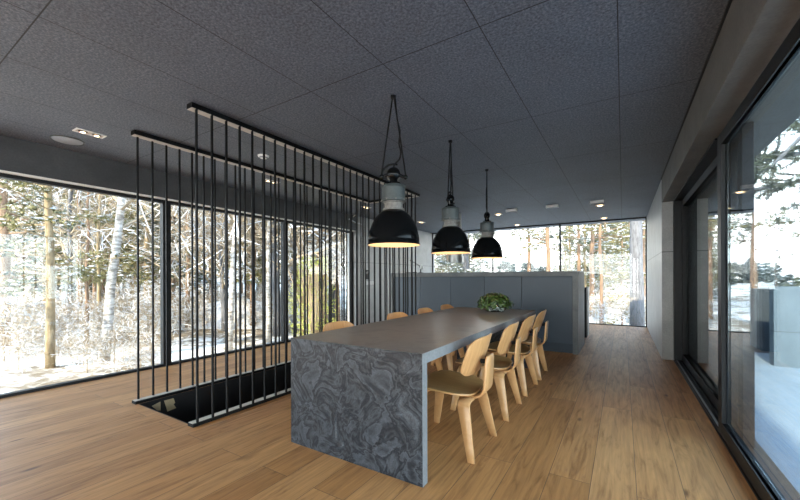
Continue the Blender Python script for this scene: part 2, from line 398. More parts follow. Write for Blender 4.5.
for i, (x0, x1) in enumerate(((-5.10, -3.165), (-3.165, -1.385), (-1.385, XR))):
    window('window_%d' % (5 + i), ['far window beside the left concrete wall above the kitchen', 'middle far window behind the kitchen island', 'far window beside the right concrete wall, glass down to the floor'][i],
           'x', x0, x1, 0.0, ZC, YF, fr=0.02, dp=0.06, head=0.03, sill=0.02)
for i, (x0, x1) in enumerate(((-5.10, -2.3), (-2.3, XR))):
    window('window_%d' % (8 + i), ['rear window on the left, behind the camera', 'rear window on the right, behind the camera'][i], 'x', x0, x1, 0.0, ZC, YB, fr=0.04)
# beam soffit above the left glazing, window light painted in as white
b = MB().box(XG + 0.041, XL - 0.003, YB, 6.36, 2.228, 2.2349)
struct(b.build('trim_3', M['white']), 'thin pale metal strip along the top of the left windows', 'trim')

# sliding doors on the right
def leaf(name, label, x0, x1, y0, y1, st0, st1, rb=0.10, rtp=0.09, z0=0.02, z1=2.22):
    f = MB(); f.box(x0, x1, y0, y0 + st0, z0, z1); f.box(x0, x1, y1 - st1, y1, z0, z1)
    f.box(x0, x1, y0 + st0, y1 - st1, z0, z0 + rb); f.box(x0, x1, y0 + st0, y1 - st1, z1 - rtp, z1)
    o = struct(f.build(name, M['frame'], bevel=0.003), label, 'sliding door')
    xm = (x0 + x1) / 2 + 0.012
    g = MB().box(xm - 0.008, xm + 0.008, y0 + st0, y1 - st1, z0 + rb, z1 - rtp); g.build('pane', M['door_glass'], o)
    s = MB()   # dark glazing gasket, proud of the stile
    s.box(x0 - 0.004, x0 + 0.02, y0 + st0, y0 + st0 + 0.012, z0 + rb, z1 - rtp); s.box(x0 - 0.004, x0 + 0.02, y1 - st1 - 0.014, y1 - st1, z0 + rb, z1 - rtp)
    s.box(x0 - 0.004, x0 + 0.02, y0 + st0 + 0.012, y1 - st1 - 0.014, z0 + rb - 0.014, z0 + rb); s.box(x0 - 0.004, x0 + 0.02, y0 + st0 + 0.012, y1 - st1 - 0.014, z1 - rtp, z1 - rtp + 0.014)
    s.build('gasket', M['lining'], o)
    return o
leaf('door_1', 'near sliding glass door leaf on the right, snowy terrace outside', 0.605, 0.642, 0.5, 3.55, 0.10, 0.12)
leaf('door_2', 'far sliding glass door leaf next to the pale concrete wall', 0.690, 0.750, 3.30, 6.27, 0.10, 0.10)
window('window_10', 'fixed glass beside the camera on the right', 'y', YB, 0.5, 0.0, 2.235, 0.64)
b = MB().box(0.60, 0.80, YB, 6.30, -0.30, 0.012)
b.box(0.607, 0.615, 3.52, 6.29, 0.012, 0.030); b.box(0.640, 0.646, 3.52, 6.29, 0.012, 0.026)
b.box(0.668, 0.676, YB, 6.29, 0.012, 0.030)
struct(b.build('trim_4', M['frame']), 'dark door track let into the floor below the sliding doors', 'door track')
b = MB().box(0.6155, 0.639, 3.53, 6.29, 0.012, 0.018)
struct(b.build('trim_5', M['steel']), 'bright metal runner in the sliding door track', 'door track')
b = MB().box(0.60, 0.80, 3.60, 6.30, 2.2205, 2.2349)
struct(b.build('trim_6', M['frame']), 'dark head frame above the far sliding door', 'door frame')
b = MB().box(0.60, 0.688, 6.19, 6.2995, 0.03, 2.22)
struct(b.build('trim_7', M['frame'], bevel=0.003), 'dark jamb of the sliding doors against the concrete wall', 'door frame')
# dark cladding outside behind the far leaf
b = MB().box(0.762, 0.798, 3.60, 6.30, -0.06, 2.234)
struct(b.build('trim_8', M['cladding']), 'dark outer wall panel standing behind the far sliding door', 'wall panel')

# stairwell lining
b = MB()
zb = -2.7
b.box(HX0 - 0.06, HX0, HY0, HY1, zb, -0.001); b.box(HX1, HX1 + 0.06, HY0, HY1, zb, -0.301)
b.box(HX0 - 0.06, HX1 + 0.06, HY0 - 0.06, HY0, zb, -0.301); b.box(HX0 - 0.06, HX1 + 0.06, HY1, HY1 + 0.06, zb, -0.301)
b.box(HX0 - 0.06, HX1 + 0.06, HY0 - 0.06, HY1 + 0.06, zb - 0.06, zb)
b.box(HX1 - 0.012, HX1, HY0, HY1, -0.30, -0.001); b.box(HX0, HX1 - 0.012, HY0, HY0 + 0.010, -0.30, -0.001); b.box(HX0, HX1 - 0.012, HY1 - 0.01, HY1, -0.30, -0.001)
b.box(HX0, HX0 + 0.012, HY0 + 0.01, HY1 - 0.01, -0.30, -0.001)
struct(b.build('wall_stairwell', M['lining']), 'matt black lining of the stair opening in the floor', 'stairwell')
st = thing('staircase', 'black steel stair going down through the floor opening', 'stairs', (HX0 + 0.02, HY1 - 0.3, zb))
for i in range(9):
    MB().box(0.03, 0.84, -0.28 * i - 0.26, -0.28 * i, 0.20 + 0.2 * i, 0.24 + 0.2 * i).build('tread', M['lining'], st)
s = MB(); 
for x in (0.0, 0.845):
    s.tube([(x + 0.012, 0.1, 0.06), (x + 0.012, -2.5, 2.0)], 0.012, 4)
s.build('stringer', M['lining'], st)

# ------------------------------------------------------------------ stair railing
rail = thing('stair_railing', 'black steel floor to ceiling bar railing around the stair opening', 'railing', (-3.40, 3.4, 0))
def local(o, root): o.location = (-root.location.x, -root.location.y, -root.location.z)
XFR, XBK, YE = -2.900, -3.925, 5.235
def rail_plate(x0, x1, y0, y1, top):  # beige face strips paint in the reflections on the black plates
    b = MB()
    if top:
        b.box(x0, x1, y0, y1, ZC - 0.040, ZC - 0.001); b.box(x0 + 0.004, x1 - 0.007, y0 + 0.004, y1 - 0.004, ZC - 0.0445, ZC - 0.040, 1)
    else:
        b.box(x0, x1, y0, y1, 0.0005, 0.026); b.box(x0 + 0.004, x1 - 0.016, y0 + 0.004, y1 - 0.004, 0.026, 0.030, 1)
    return b
for top in (True, False):
    nm = 'top_rail' if top else 'bottom_rail'
    for x0, x1, y0, y1 in ((-2.957, -2.880, 1.53, 5.26), (-3.945, -3.868, 1.53, 5.26), (-3.868, -2.957, 5.20, 5.26)):
        o = rail_plate(x0, x1, y0, y1, top).build(nm, [M['black'], M['plate']], rail); local(o, rail)
bars = [(-2.891, 1.571 + 0.1269 * i) for i in range(29)] + [(-3.928, 1.578 + 0.1269 * i) for i in range(29)] + [(-3.79 + 0.129 * i, 5.23) for i in range(7)]
bar_me = None
for x, y in bars:
    if bar_me is None:
        o = MB().box(-0.0085, 0.0085, -0.007, 0.007, 0.026, ZC - 0.040).build('baluster', M['black'], rail); bar_me = o
    else:
        o = bar_me.copy(); C.objects.link(o); o.parent = rail
    o.location = (x - rail.location.x, y - rail.location.y, 0)
# two made-up tan pieces standing in for a lit patch on the lining
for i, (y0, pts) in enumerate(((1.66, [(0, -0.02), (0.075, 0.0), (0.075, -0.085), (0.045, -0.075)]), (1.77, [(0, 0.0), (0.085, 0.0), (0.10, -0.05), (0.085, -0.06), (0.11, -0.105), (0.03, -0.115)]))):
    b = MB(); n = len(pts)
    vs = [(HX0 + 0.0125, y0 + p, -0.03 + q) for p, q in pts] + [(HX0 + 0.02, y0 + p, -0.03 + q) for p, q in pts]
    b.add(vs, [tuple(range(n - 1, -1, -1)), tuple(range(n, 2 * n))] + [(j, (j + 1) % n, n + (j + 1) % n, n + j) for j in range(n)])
    tag(b.build('wood_offcut', M['tan']), ['small pointed tan wood piece inside the near corner of the stair opening', 'larger notched tan wood piece inside the stair opening, beside the pointed one'][i], 'wood piece')  # made-up stand-ins for a lit patch, no real wood

# ------------------------------------------------------------------ dining table
TX0, TX1, TY0, TY1, TH = -2.030, -0.957, 1.770, 4.86, 0.75
tb = thing('dining_table', 'long dark grey stone dining table with solid slab ends', 'table', ((TX0 + TX1) / 2, (TY0 + TY1) / 2, 0))
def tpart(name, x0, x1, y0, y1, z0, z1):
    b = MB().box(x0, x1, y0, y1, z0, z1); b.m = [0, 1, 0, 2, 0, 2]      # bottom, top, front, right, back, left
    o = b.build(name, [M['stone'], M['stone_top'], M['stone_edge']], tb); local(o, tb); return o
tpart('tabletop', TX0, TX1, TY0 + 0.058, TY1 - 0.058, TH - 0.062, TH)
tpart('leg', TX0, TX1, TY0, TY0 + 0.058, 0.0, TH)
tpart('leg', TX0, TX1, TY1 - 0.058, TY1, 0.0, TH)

# ------------------------------------------------------------------ plywood chairs (built facing -X, back at +X)
def shell(fn, nu, nv, th, mats, name, parent):
    """fn(u,v) -> point, u,v in [-1,1]; a disc-mapped square gives rounded corners"""
    vs = []; fs = []
    for j in range(nv + 1):
        for i in range(nu + 1):
            a = -1 + 2 * i / nu; c = -1 + 2 * j / nv
            # superellipse-ish rounding
            k = 0.20
            x = a * (1 - k * 0.9 * abs(c) ** 4 * abs(a) ** 2); y = c * (1 - k * 0.9 * abs(a) ** 4 * abs(c) ** 2)
            vs.append(fn(x, y))
    for j in range(nv):
        for i in range(nu):
            q = j * (nu + 1) + i; fs.append((q, q + 1, q + nu + 2, q + nu + 1))
    b = MB(); b.add(vs, fs); o = b.build(name, mats, parent, smooth=True)
    s = o.modifiers.new('ply', 'SOLIDIFY'); s.thickness = th; s.offset = 0
    q = o.modifiers.new('round', 'BEVEL'); q.width = 0.003; q.segments = 2; q.limit_method = 'ANGLE'
    return o
def strip(path, widths, th, name, mats, parent, axis='y'):
    """bent plywood strip: path of (x,z[,yc]) points, width along y"""
    vs = []; fs = []; n = len(path)
    for (x, z, yc), wd in zip(path, widths):
        vs.append((x, yc - wd / 2, z)); vs.append((x, yc + wd / 2, z))
    for i in range(n - 1): fs.append((2 * i, 2 * i + 1, 2 * i + 3, 2 * i + 2))
    b = MB(); b.add(vs, fs); o = b.build(name, mats, parent, smooth=True)
    s = o.modifiers.new('ply', 'SOLIDIFY'); s.thickness = th; s.offset = 0
    q = o.modifiers.new('round', 'BEVEL'); q.width = 0.002; q.segments = 1; q.limit_method = 'ANGLE'
    return o
def leg_strip(x_top, x_foot, z_top, side, parent):
    """leg seen from front is a strip in the x direction that curves from under the seat, out and down"""
    pts = []
    y_in, y_top, y_foot = 0.02, 0.165, 0.232
    R = 0.055
    path = [(y_in, z_top)]
    for i in range(7):
        a = i / 6 * PI / 2
        path.append((y_top - 0.02 + R * math.sin(a) - 0.02, z_top - R * (1 - math.cos(a))))
    yl, zl = path[-1]
    for i in range(1, 6):
        k = i / 5; path.append((yl + (y_foot - yl) * k, zl * (1 - k)))
    vs = []; fs = []
    for y, z in path:
        k = 1 - z / z_top
        xc = x_top + (x_foot - x_top) * k
        wd = 0.088 - 0.042 * k
        vs.append((xc - wd / 2, side * y, z)); vs.append((xc + wd / 2, side * y, z))
    for i in range(len(path) - 1): fs.append((2 * i, 2 * i + 1, 2 * i + 3, 2 * i + 2))
    b = MB(); b.add(vs, fs); o = b.build('leg', M['ply'], parent, smooth=True)
    s = o.modifiers.new('ply', 'SOLIDIFY'); s.thickness = 0.017; s.offset = 0
    q = o.modifiers.new('round', 'BEVEL'); q.width = 0.002; q.segments = 1; q.limit_method = 'ANGLE'
def make_chair(label, group=None):
    t = thing('plywood_chair', label, 'chair', (0, 0, 0), 0, group)
    def seat(u, v):     # u: front(-1) .. rear(+1) along x ; v across y
        x = 0.225 * u - 0.02; y = 0.245 * v * (1 - 0.06 * u)
        z = 0.425 - 0.030 * (1 - v * v) * (0.35 + 0.65 * (u + 1) / 2) - 0.05 * max(0, -u - 0.45) ** 2 - 0.012 * u + 0.03 * max(0, u - 0.5) ** 2
        return (x, y, z)
    shell(seat, 18, 18, 0.013, M['ply_dark'], 'seat', t)
    def back(u, v):     # u across y, v: bottom(-1) .. top(+1)
        y = 0.222 * u * (1 - 0.04 * v * (v > 0)); z = 0.650 + 0.133 * v
        x = 0.226 + 0.045 * v + 0.006 * (1 - v * v) - 0.048 * u * u
        return (x, y, z)
    shell(back, 18, 12, 0.012, M['ply'], 'backrest', t)
    # spine: from under the seat, bending up behind the backrest
    path = [(-0.14, 0.385, 0), (0.02, 0.375, 0), (0.185, 0.366, 0)]
    for i in range(1, 7):
        a = i / 6 * math.radians(86); path.append((0.185 + 0.085 * math.sin(a), 0.366 + 0.085 * (1 - math.cos(a)), 0))
    x, z, _ = path[-1]
    for i in range(1, 6): path.append((x + 0.014 * i / 5, z + 0.205 * i / 5, 0))
    wd = [0.13, 0.14, 0.16] + [0.175] * 6 + [0.175, 0.172, 0.168, 0.162, 0.135]
    strip(path, wd, 0.014, 'spine', M['ply'], t)
    for s in (-1, 1):
        leg_strip(0.155, 0.235, 0.357, s, t)
        leg_strip(-0.165, -0.235, 0.372, s, t)
    for y in (-0.05, 0.05):
        b = MB().lathe([(0.0, -0.02), (0.016, -0.02), (0.016, 0.018), (0.0, 0.018)], 14, (0, 0, 0))
        o = b.build('rubber_mount', M['rubber'], t); o.rotation_euler = (0, math.radians(82), 0); o.location = (0.258, y, 0.615)
    return t
right_y = [2.395, 3.18, 3.90, 4.545]
left_y = [2.43, 3.40, 4.08, 4.74]
rl = ['oak plywood chair on the right of the table, nearest the camera', 'second oak plywood chair from the camera along the table\'s right side',
      'third oak plywood chair from the camera along the table\'s right side', 'farthest oak plywood chair on the right side, next to the blue island']
ll = ['nearest plywood chair beyond the table, its back in front of the window bars', 'second plywood chair from the camera on the table\'s far left side',
      'third plywood chair from the camera on the table\'s far left side', 'farthest plywood chair on the left side, only its back corner showing by the island']
proto = make_chair(rl[0], 'plywood chairs around the dining table')
random.seed(4)
for i, y in enumerate(right_y):
    o = proto if i == 0 else dup(proto)
    o.location = (-1.055, y, 0); o.rotation_euler = (0, 0, (0, 0.015, -0.02, 0.02)[i]); o['label'] = rl[i]
for i, y in enumerate(left_y):
    o = dup(proto); o.location = (-1.935, y, 0); o.rotation_euler = (0, 0, PI + (0.03, -0.02, 0.02, 0)[i]); o['label'] = ll[i]

# ------------------------------------------------------------------ plant in glass bowl
px, py, pz = -1.36, 4.42, TH
pl = thing('potted_plant', 'small leafy green plant in a clear glass bowl on the table', 'plant', (px, py, pz))
prof = [(0.0, 0.0), (0.105, 0.0), (0.135, 0.03), (0.150, 0.085), (0.147, 0.085), (0.131, 0.031), (0.10, 0.006), (0.0, 0.006)]
MB().lathe(prof, 36).build('glass_bowl', M['bowl'], pl, smooth=True)
random.seed(11)
b = MB()
for i in range(60):
    a = random.random() * 6.28; r = 0.10 * math.sqrt(random.random())
    b.ball((r * math.cos(a), r * math.sin(a), 0.018 + random.random() * 0.025), (0.014, 0.012, 0.010), 6)
b.build('pebbles', M['white'], pl, smooth=True)['kind'] = 'stuff'
b = MB()
for i in range(46):
    a = random.random() * 6.28; r = 0.17 * math.sqrt(random.random())
    b.tube([(0.4 * r * math.cos(a), 0.4 * r * math.sin(a), 0.04), (0.8 * r * math.cos(a), 0.8 * r * math.sin(a), 0.09), (r * math.cos(a), r * math.sin(a), 0.13 + 0.06 * random.random())], 0.0016, 4)
b.build('stems', M['leaf'], pl)
b = MB()
for i in range(430):
    a = random.random() * 6.28; ph = random.uniform(-0.25, 1.45); rr = random.uniform(0.70, 1.22)
    c = Vector((0.185 * rr * math.cos(a) * math.cos(ph), 0.185 * rr * math.sin(a) * math.cos(ph), 0.085 + 0.120 * rr * math.sin(ph)))
    n = Vector((math.cos(a) * math.cos(ph), math.sin(a) * math.cos(ph), math.sin(ph) + 0.4)) + Vector([random.uniform(-.6, .6) for _ in range(3)])
    n.normalize(); s = n.cross(Vector((random.random() - .5, random.random() - .5, random.random() - .5))).normalized(); d = n.cross(s)
    L = random.uniform(0.024, 0.044); W = L * 0.42
    vs = [c - d * L, c - d * L * .3 + s * W - n * .003, c + d * L * .4 + s * W * .8 - n * .003, c + d * L, c + d * L * .4 - s * W * .8 - n * .003, c - d * L * .3 - s * W - n * .003, c + n * .004]
    b.add(vs, [(0, 1, 6), (1, 2, 6), (2, 3, 6), (3, 4, 6), (4, 5, 6), (5, 0, 6)])
b.build('foliage', M['leaf'], pl)

# ------------------------------------------------------------------ kitchen island
IX0, IX1, IY0, IY1, IH = -3.97, -0.577, 6.013, 7.05, 1.268
isl = thing('kitchen_island', 'tall kitchen island with blue grey front panels framed in grey stone', 'island', ((IX0 + IX1) / 2, (IY0 + IY1) / 2, 0))
b = MB().box(IX0, IX1, IY0, IY1, IH - 0.075, IH); b.box(IX0, IX0 + 0.075, IY0, IY1, 0, IH - 0.075); b.box(IX1 - 0.075, IX1, IY0, IY1, 0, IH - 0.075)
o = b.build('stone_surround', M['surround'], isl); local(o, isl)
b = MB().box(IX0 + 0.076, IX1 - 0.076, IY0 + 0.06, IY1 - 0.03, 0.145, IH - 0.076)
o = b.build('carcass', M['plinth'], isl); local(o, isl)
b = MB().box(IX0 + 0.076, IX1 - 0.076, IY0 + 0.075, IY0 + 0.11, 0.0, 0.144)
o = b.build('plinth', M['plinth'], isl); local(o, isl)
xs = [IX0 + 0.078, -3.30, -2.675, -2.045, -1.415, IX1 - 0.078]
for a, c in zip(xs[:-1], xs[1:]):
    o = MB().box(a + 0.003, c - 0.003, IY0 + 0.038, IY0 + 0.0595, 0.150, IH - 0.080).build('front_panel', M['blue'], isl, bevel=0.002); local(o, isl)
# low run of units behind
ct = thing('kitchen_counter', 'low kitchen unit with black end beyond the island', 'kitchen unit', (-2.0, 8.0, 0))
for nm, mm, q in (('body', 'plinth', (-3.45, -0.63, 7.80, 8.40, 0.0, 0.935)), ('end_panel', 'lining', (-0.629, -0.60, 7.78, 8.06, 0.0, 0.972)), ('worktop', 'surround', (-3.45, -0.63, 7.78, 8.42, 0.9355, 0.97))):
    o = MB().box(*q).build(nm, M[mm], ct); local(o, ct)
o = MB().box(-0.629, -0.60, 8.061, 8.42, 0.0, 0.972).build('side_panel', M['pillar'], ct); local(o, ct)
# cylindrical hood
hd = thing('extractor_hood', 'round grey steel extractor hood hanging behind the middle lamp', 'hood', (-3.12, 7.35, 1.62))
MB().lathe([(0.0, 0.10), (0.155, 0.10), (0.155, 0.02), (0.165, 0.02), (0.165, -0.12), (0.150, -0.12), (0.150, -0.06), (0.0, -0.06)], 32).build('canopy', M['hood'], hd)
MB().lathe([(0.12, 0.10), (0.12, ZC - 1.62)], 28).build('duct', M['hood'], hd, smooth=True)
# things on the worktop
ut = thing('utensil', 'flat black utensil lying on the left end of the island top', 'utensil', (-3.63, 6.25, IH))
MB().box(-0.11, 0.02, -0.012, 0.012, 0.0, 0.014).build('handle', M['lining'], ut, bevel=0.003)
MB().box(0.021, 0.13, -0.022, 0.022, 0.0, 0.02).build('blade', M['lining'], ut, bevel=0.003)
al = thing('arm_lamp', 'thin black jointed lamp with small pale head on the island top', 'lamp', (-3.60, 6.60, IH))
MB().lathe([(0, 0), (0.06, 0), (0.06, 0.012), (0.012, 0.02), (0.010, 0.10), (0, 0.10)], 20).build('base', M['black'], al)
MB().tube([(0, 0, 0.09), (-0.03, 0, 0.16), (-0.26, 0.0, 0.28)], 0.007, 6).build('arm', M['black'], al)
MB().lathe([(0.012, 0.09), (0.045, 0.0), (0.040, 0.0), (0.008, 0.085)], 16).build('head', M['white'], al, smooth=True).location = (0.03, 0, 0.09)

# wall fittings on the left concrete wall
ic = thing('intercom', 'slim black intercom panel on the left concrete wall', 'intercom', (XL, 6.70, 1.25))
MB().box(0, 0.022, -0.045, 0.045, -0.11, 0.11).build('body', M['lining'], ic, bevel=0.004)
MB().box(0.0225, 0.024, -0.03, 0.03, 0.02, 0.08).build('screen', M['enamel'], ic)
sw = thing('light_switch', 'row of white light switches below the black intercom', 'light switch', (XL, 6.86, 1.05))
MB().box(0, 0.008, -0.16, 0.16, -0.045, 0.045).build('plate', M['white'], sw, bevel=0.002)
for y in (-0.105, 0.0, 0.105): MB().box(0.0082, 0.014, y - 0.04, y + 0.04, -0.035, 0.035).build('rocker', M['white'], sw, bevel=0.002)

# ------------------------------------------------------------------ pendant lamps
def make_lamp(label):
    t = thing('pendant_lamp', label, 'pendant lamp', (0, 0, 1.425), 0, 'industrial pendant lamps over the table')
    # origin: centre of shade rim
    prof = [(0.200, 0.0), (0.203, 0.004), (0.200, 0.010), (0.1965, 0.012)]
    for i in range(1, 13):
        a = i / 12 * math.radians(78)
        prof.append((0.1965 * (1 - (1 - math.cos(a)) * 0.86), 0.012 + 0.262 * math.sin(a)))
    rt_, zt = prof[-1]
    inner = [(r - 0.006, z - 0.004 if z > 0.02 else z + 0.001) for r, z in prof[3:]][::-1]
    MB().lathe(prof + [(0.062, zt)], 48).build('shade', M['enamel'], t, smooth=True)
    inn = MB().lathe(inner + [(0.1985, 0.0005)], 48).build('shade_lining', M['cream'], t, smooth=True); inn['label'] = 'cream enamel inside of the shade'
    z = zt
    MB().lathe([(0.0, z - 0.004), (0.083, z - 0.004), (0.083, z + 0.010), (0.070, z + 0.014), (0.070, z + 0.050), (0.078, z + 0.054), (0.078, z + 0.062), (0, z + 0.062)], 32).build('collar', M['cast'], t)
    z += 0.062
    hb = MB().lathe([(0.0, z), (0.086, z), (0.094, z + 0.004), (0.094, z + 0.018), (0.088, z + 0.022), (0.088, z + 0.108), (0.094, z + 0.111), (0.090, z + 0.123), (0.060, z + 0.133), (0.0, z + 0.135)], 40)
    h = hb.build('housing', M['hammer'], t, smooth=True); md = h.modifiers.new('edge', 'EDGE_SPLIT'); md.split_angle = math.radians(40)
    for i in range(8):
        a = i * PI / 4 + 0.2
        MB().ball((0.093 * math.cos(a), 0.093 * math.sin(a), z + 0.011), 0.007, 8).build('bolt', M['cast'], h)
    z += 0.133
    MB().lathe([(0, z - 0.002), (0.060, z - 0.002), (0.052, z + 0.014), (0.03, z + 0.020), (0.03, z + 0.040), (0.0, z + 0.040)], 24).build('cap', M['enamel'], t)
    # yoke: pulley like hub with a ring and two lugs
    hub = MB().ball((0, 0, z + 0.085), (0.052, 0.040, 0.050), 20)
    hub.tube([(-0.088, 0, z + 0.062), (-0.05, 0, z + 0.075), (0, 0, z + 0.085), (0.05, 0, z + 0.070), (0.09, 0, z + 0.058)], [0.011, 0.013, 0.02, 0.013, 0.011], 10)
    hub.ball((-0.09, 0, z + 0.062), 0.020, 10); hub.ball((0.092, 0, z + 0.058), 0.018, 10)
    y = hub.build('yoke', M['enamel'], t, smooth=True)
    pts = [(-0.092 * math.cos(k / 10 * 1.9), 0, z + 0.066 + 0.092 * math.sin(k / 10 * 1.9)) for k in range(11)]
    MB().tube(pts, 0.0075, 8).build('bail', M['enamel'], y, smooth=True)
    ring = [(0.050 * math.cos(k / 12 * PI + PI), 0.0, z + 0.075 + 0.052 * math.sin(k / 12 * PI + PI)) for k in range(13)]
    MB().tube(ring, 0.0045, 8).build('clamp_ring', M['cast'], y, smooth=True)
    top = ZC - 1.425
    for sx in (-1, 1):
        pts = []
        for k in range(9):
            q = k / 8; pts.append((sx * 0.090 * (1 - q) + 0.004 * sx, 0, z + 0.062 + (top - z - 0.062) * q))
        MB().tube(pts, 0.0062, 6).build('hanging_cable', M['rubber'], t, smooth=True)
    pts = [(0.0, 0, z + 0.13), (0.01, 0, z + 0.16), (0.045, 0.01, z + 0.20), (0.055, 0.01, z + 0.26), (0.042, 0.01, z + 0.32), (0.050, 0.01, z + 0.42), (0.03, 0, z + 0.50), (0.012, 0, top)]
    sm = []
    for k in range(len(pts) - 1):
        for q in (0, 0.33, 0.66):
            p0 = Vector(pts[max(k - 1, 0)]); p1 = Vector(pts[k]); p2 = Vector(pts[k + 1]); p3 = Vector(pts[min(k + 2, len(pts) - 1)])
            sm.append(0.5 * ((2 * p1) + (p2 - p0) * q + (2 * p0 - 5 * p1 + 4 * p2 - p3) * q * q + (3 * p1 - p0 - 3 * p2 + p3) * q ** 3))
    sm.append(Vector(pts[-1]))
    MB().tube(sm, 0.0065, 6).build('power_cord', M['rubber'], t, smooth=True)
    MB().lathe([(0, top - 0.022), (0.018, top - 0.022), (0.022, top), (0, top)], 16).build('ceiling_hook', M['rubber'], t)
    MB().lathe([(0.0, 0.085), (0.03, 0.095), (0.042, 0.125), (0.03, 0.165), (0.018, 0.19), (0.018, 0.24), (0, 0.24)], 24).build('bulb', M['bulb'], t, smooth=True)
    L = bpy.data.lights.new('bulb_glow', 'POINT'); L.energy = 0.75; L.color = (1.0, 0.72, 0.42); L.shadow_soft_size = 0.045
    lo = bpy.data.objects.new('bulb_glow', L); C.objects.link(lo); lo.parent = t; lo.location = (0, 0, 0.060)
    return t
lp = make_lamp('black industrial pendant lamp nearest the camera, biggest in the row')
for i, (y, rz) in enumerate(((2.305, 0.55), (3.372, 0.55 + 1.15), (4.525, 0.55 + 1.30))):
    o = lp if i == 0 else dup(lp)
    o.location = (-1.49, y, 1.427); o.rotation_euler = (0, 0, rz)
    o['label'] = ['black industrial pendant lamp nearest the camera, biggest in the row', 'black industrial pendant lamp in the middle of the row', 'black industrial pendant lamp farthest away, nearest the island'][i]

# ------------------------------------------------------------------ ceiling fittings
sp_ = thing('ceiling_speaker', 'round grey ceiling speaker beside the rectangular twin spotlight', 'speaker', (-4.73, 1.29, ZC))
MB().lathe([(0, -0.012), (0.112, -0.012), (0.118, -0.006)], 40).build('grille', M['grey'], sp_, smooth=True)
MB().lathe([(0.118, -0.006), (0.128, -0.010), (0.134, 0.0)], 40).build('rim', M['hammer'], sp_)
def twin(label, loc, rz=0.0):
    t = thing('recessed_spotlight', label, 'ceiling light', loc, rz, 'recessed twin spotlights')
    b = MB(); b.box(-0.055, 0.055, -0.115, -0.103, -0.008, 0); b.box(-0.055, 0.055, 0.103, 0.115, -0.008, 0); b.box(-0.055, -0.043, -0.103, 0.103, -0.008, 0); b.box(0.043, 0.055, -0.103, 0.103, -0.008, 0)
    b.build('frame', M['white'], t)
    MB().box(-0.043, 0.043, -0.103, 0.103, -0.003, 0).build('inset', M['plate'], t)
    for y in (-0.052, 0.052):
        l = MB().lathe([(0, -0.010), (0.024, -0.010), (0.036, -0.0035), (0.036, -0.003)], 20).build('lamp', M['lining'], t); l.location = (0, y, 0)
        MB().ball((0, 0, -0.012), (0.020, 0.020, 0.006), 12).build('lens', M['spot_on'], l)
    return t
tw = twin('rectangular recessed twin spotlight beside the round speaker', (-4.32, 1.34, ZC))
for lb, lc in (('recessed twin spotlight above the left windows, seen through the railing bars', (-4.29, 3.39, ZC)), ('recessed twin spotlight beyond the railing bars near the far end of the left windows', (-4.30, 5.64, ZC)), ('recessed twin spotlight close to the left concrete wall over the kitchen', (-4.30, 7.92, ZC))):
    o = dup(tw, lc); o['label'] = lb
sd = thing('smoke_detector', 'small round white smoke detector on the ceiling above the stair', 'smoke detector', (-3.47, 2.64, ZC))
MB().lathe([(0, -0.032), (0.035, -0.030), (0.045, -0.018), (0.058, -0.014), (0.062, 0)], 28).build('body', M['white'], sd, smooth=True)
MB().lathe([(0.046, -0.0185), (0.0465, -0.024), (0.0375, -0.031)], 28).build('sensor_ring', M['grey'], sd)
bxl = None
for lb, x in (('white rectangular ceiling box light above the island, leftmost of the three', -1.94), ('white rectangular ceiling box light above the island, middle of the three', -1.16), ('white rectangular ceiling box light above the island, rightmost of the three', -0.40)):
    if bxl is None:
        bxl = thing('ceiling_box_light', lb, 'ceiling light', (x, 7.45, ZC), 0, 'box lights over the island')
        MB().box(-0.11, 0.11, -0.04, 0.04, -0.052, 0).build('body', M['white'], bxl, bevel=0.003)
        MB().box(-0.10, 0.10, -0.03, 0.03, -0.054, -0.0525).build('diffuser', M['grey'], bxl)
    else:
        o = dup(bxl, (x, 7.45, ZC)); o['label'] = lb
gl = None
for lb, x, y in (('warm square downlight behind the leftmost ceiling box light', -2.33, 7.85), ('warm square downlight near the middle far window frame', -2.38, 9.72), ('warm square downlight just behind the rightmost ceiling box light', -0.375, 7.95), ('warm square downlight close to the right far window', -0.375, 9.72)):
    if gl is None:
        gl = thing('recessed_downlight', lb, 'ceiling light', (x, y, ZC), 0, 'warm square downlights over the kitchen')
        MB().box(-0.075, 0.075, -0.075, 0.075, -0.010, 0).build('trim_plate', M['plate'], gl)
        MB().lathe([(0, -0.024), (0.03, -0.022), (0.045, -0.012), (0.05, -0.0105)], 20).build('lens', M['spot_on'], gl)
    else:
        o = dup(gl, (x, y, ZC)); o['label'] = lb

# ------------------------------------------------------------------ outside
random.seed(7)
def terrain(x, y):
    dl = max(0.0, -5.4 - x); df = max(0.0, y - YF - 0.4)
    d = math.hypot(dl, df)
    z = -0.55 + 0.030 * dl + 0.10 * noise.noise(Vector((x * 0.35, y * 0.35, 0))) + 0.25 * noise.noise(Vector((x * 0.09, y * 0.09, 3)))
    if dl > 14: z += 0.05 * (dl - 14)
    z -= 0.05 * min(df, 10) * max(0.0, min(1.0, (x + 8) / 8))
    if x > 0.8: z -= 0.10 * min(x - 0.8, 40) + 0.02 * max(0, min(y - 10, 30))
    return max(z, -6.0)
b = MB(); idx = {}
xs_ = [-75 + 3 * i for i in range(18)] + [-21 + 0.75 * i for i in range(21)] + [-5.25] + [-4 + 1.0 * i for i in range(13)] + [10 + 5 * i for i in range(18)]
ys_ = [-25 + 2.5 * i for i in range(9)] + [-2 + 0.75 * i for i in range(17)] + [10.28 + 0.75 * i for i in range(14)] + [21 + 3 * i for i in range(12)] + [58 + 8 * i for i in range(8)]
vs = [(x, y, terrain(x, y)) for y in ys_ for x in xs_]; fs = []
nx = len(xs_)
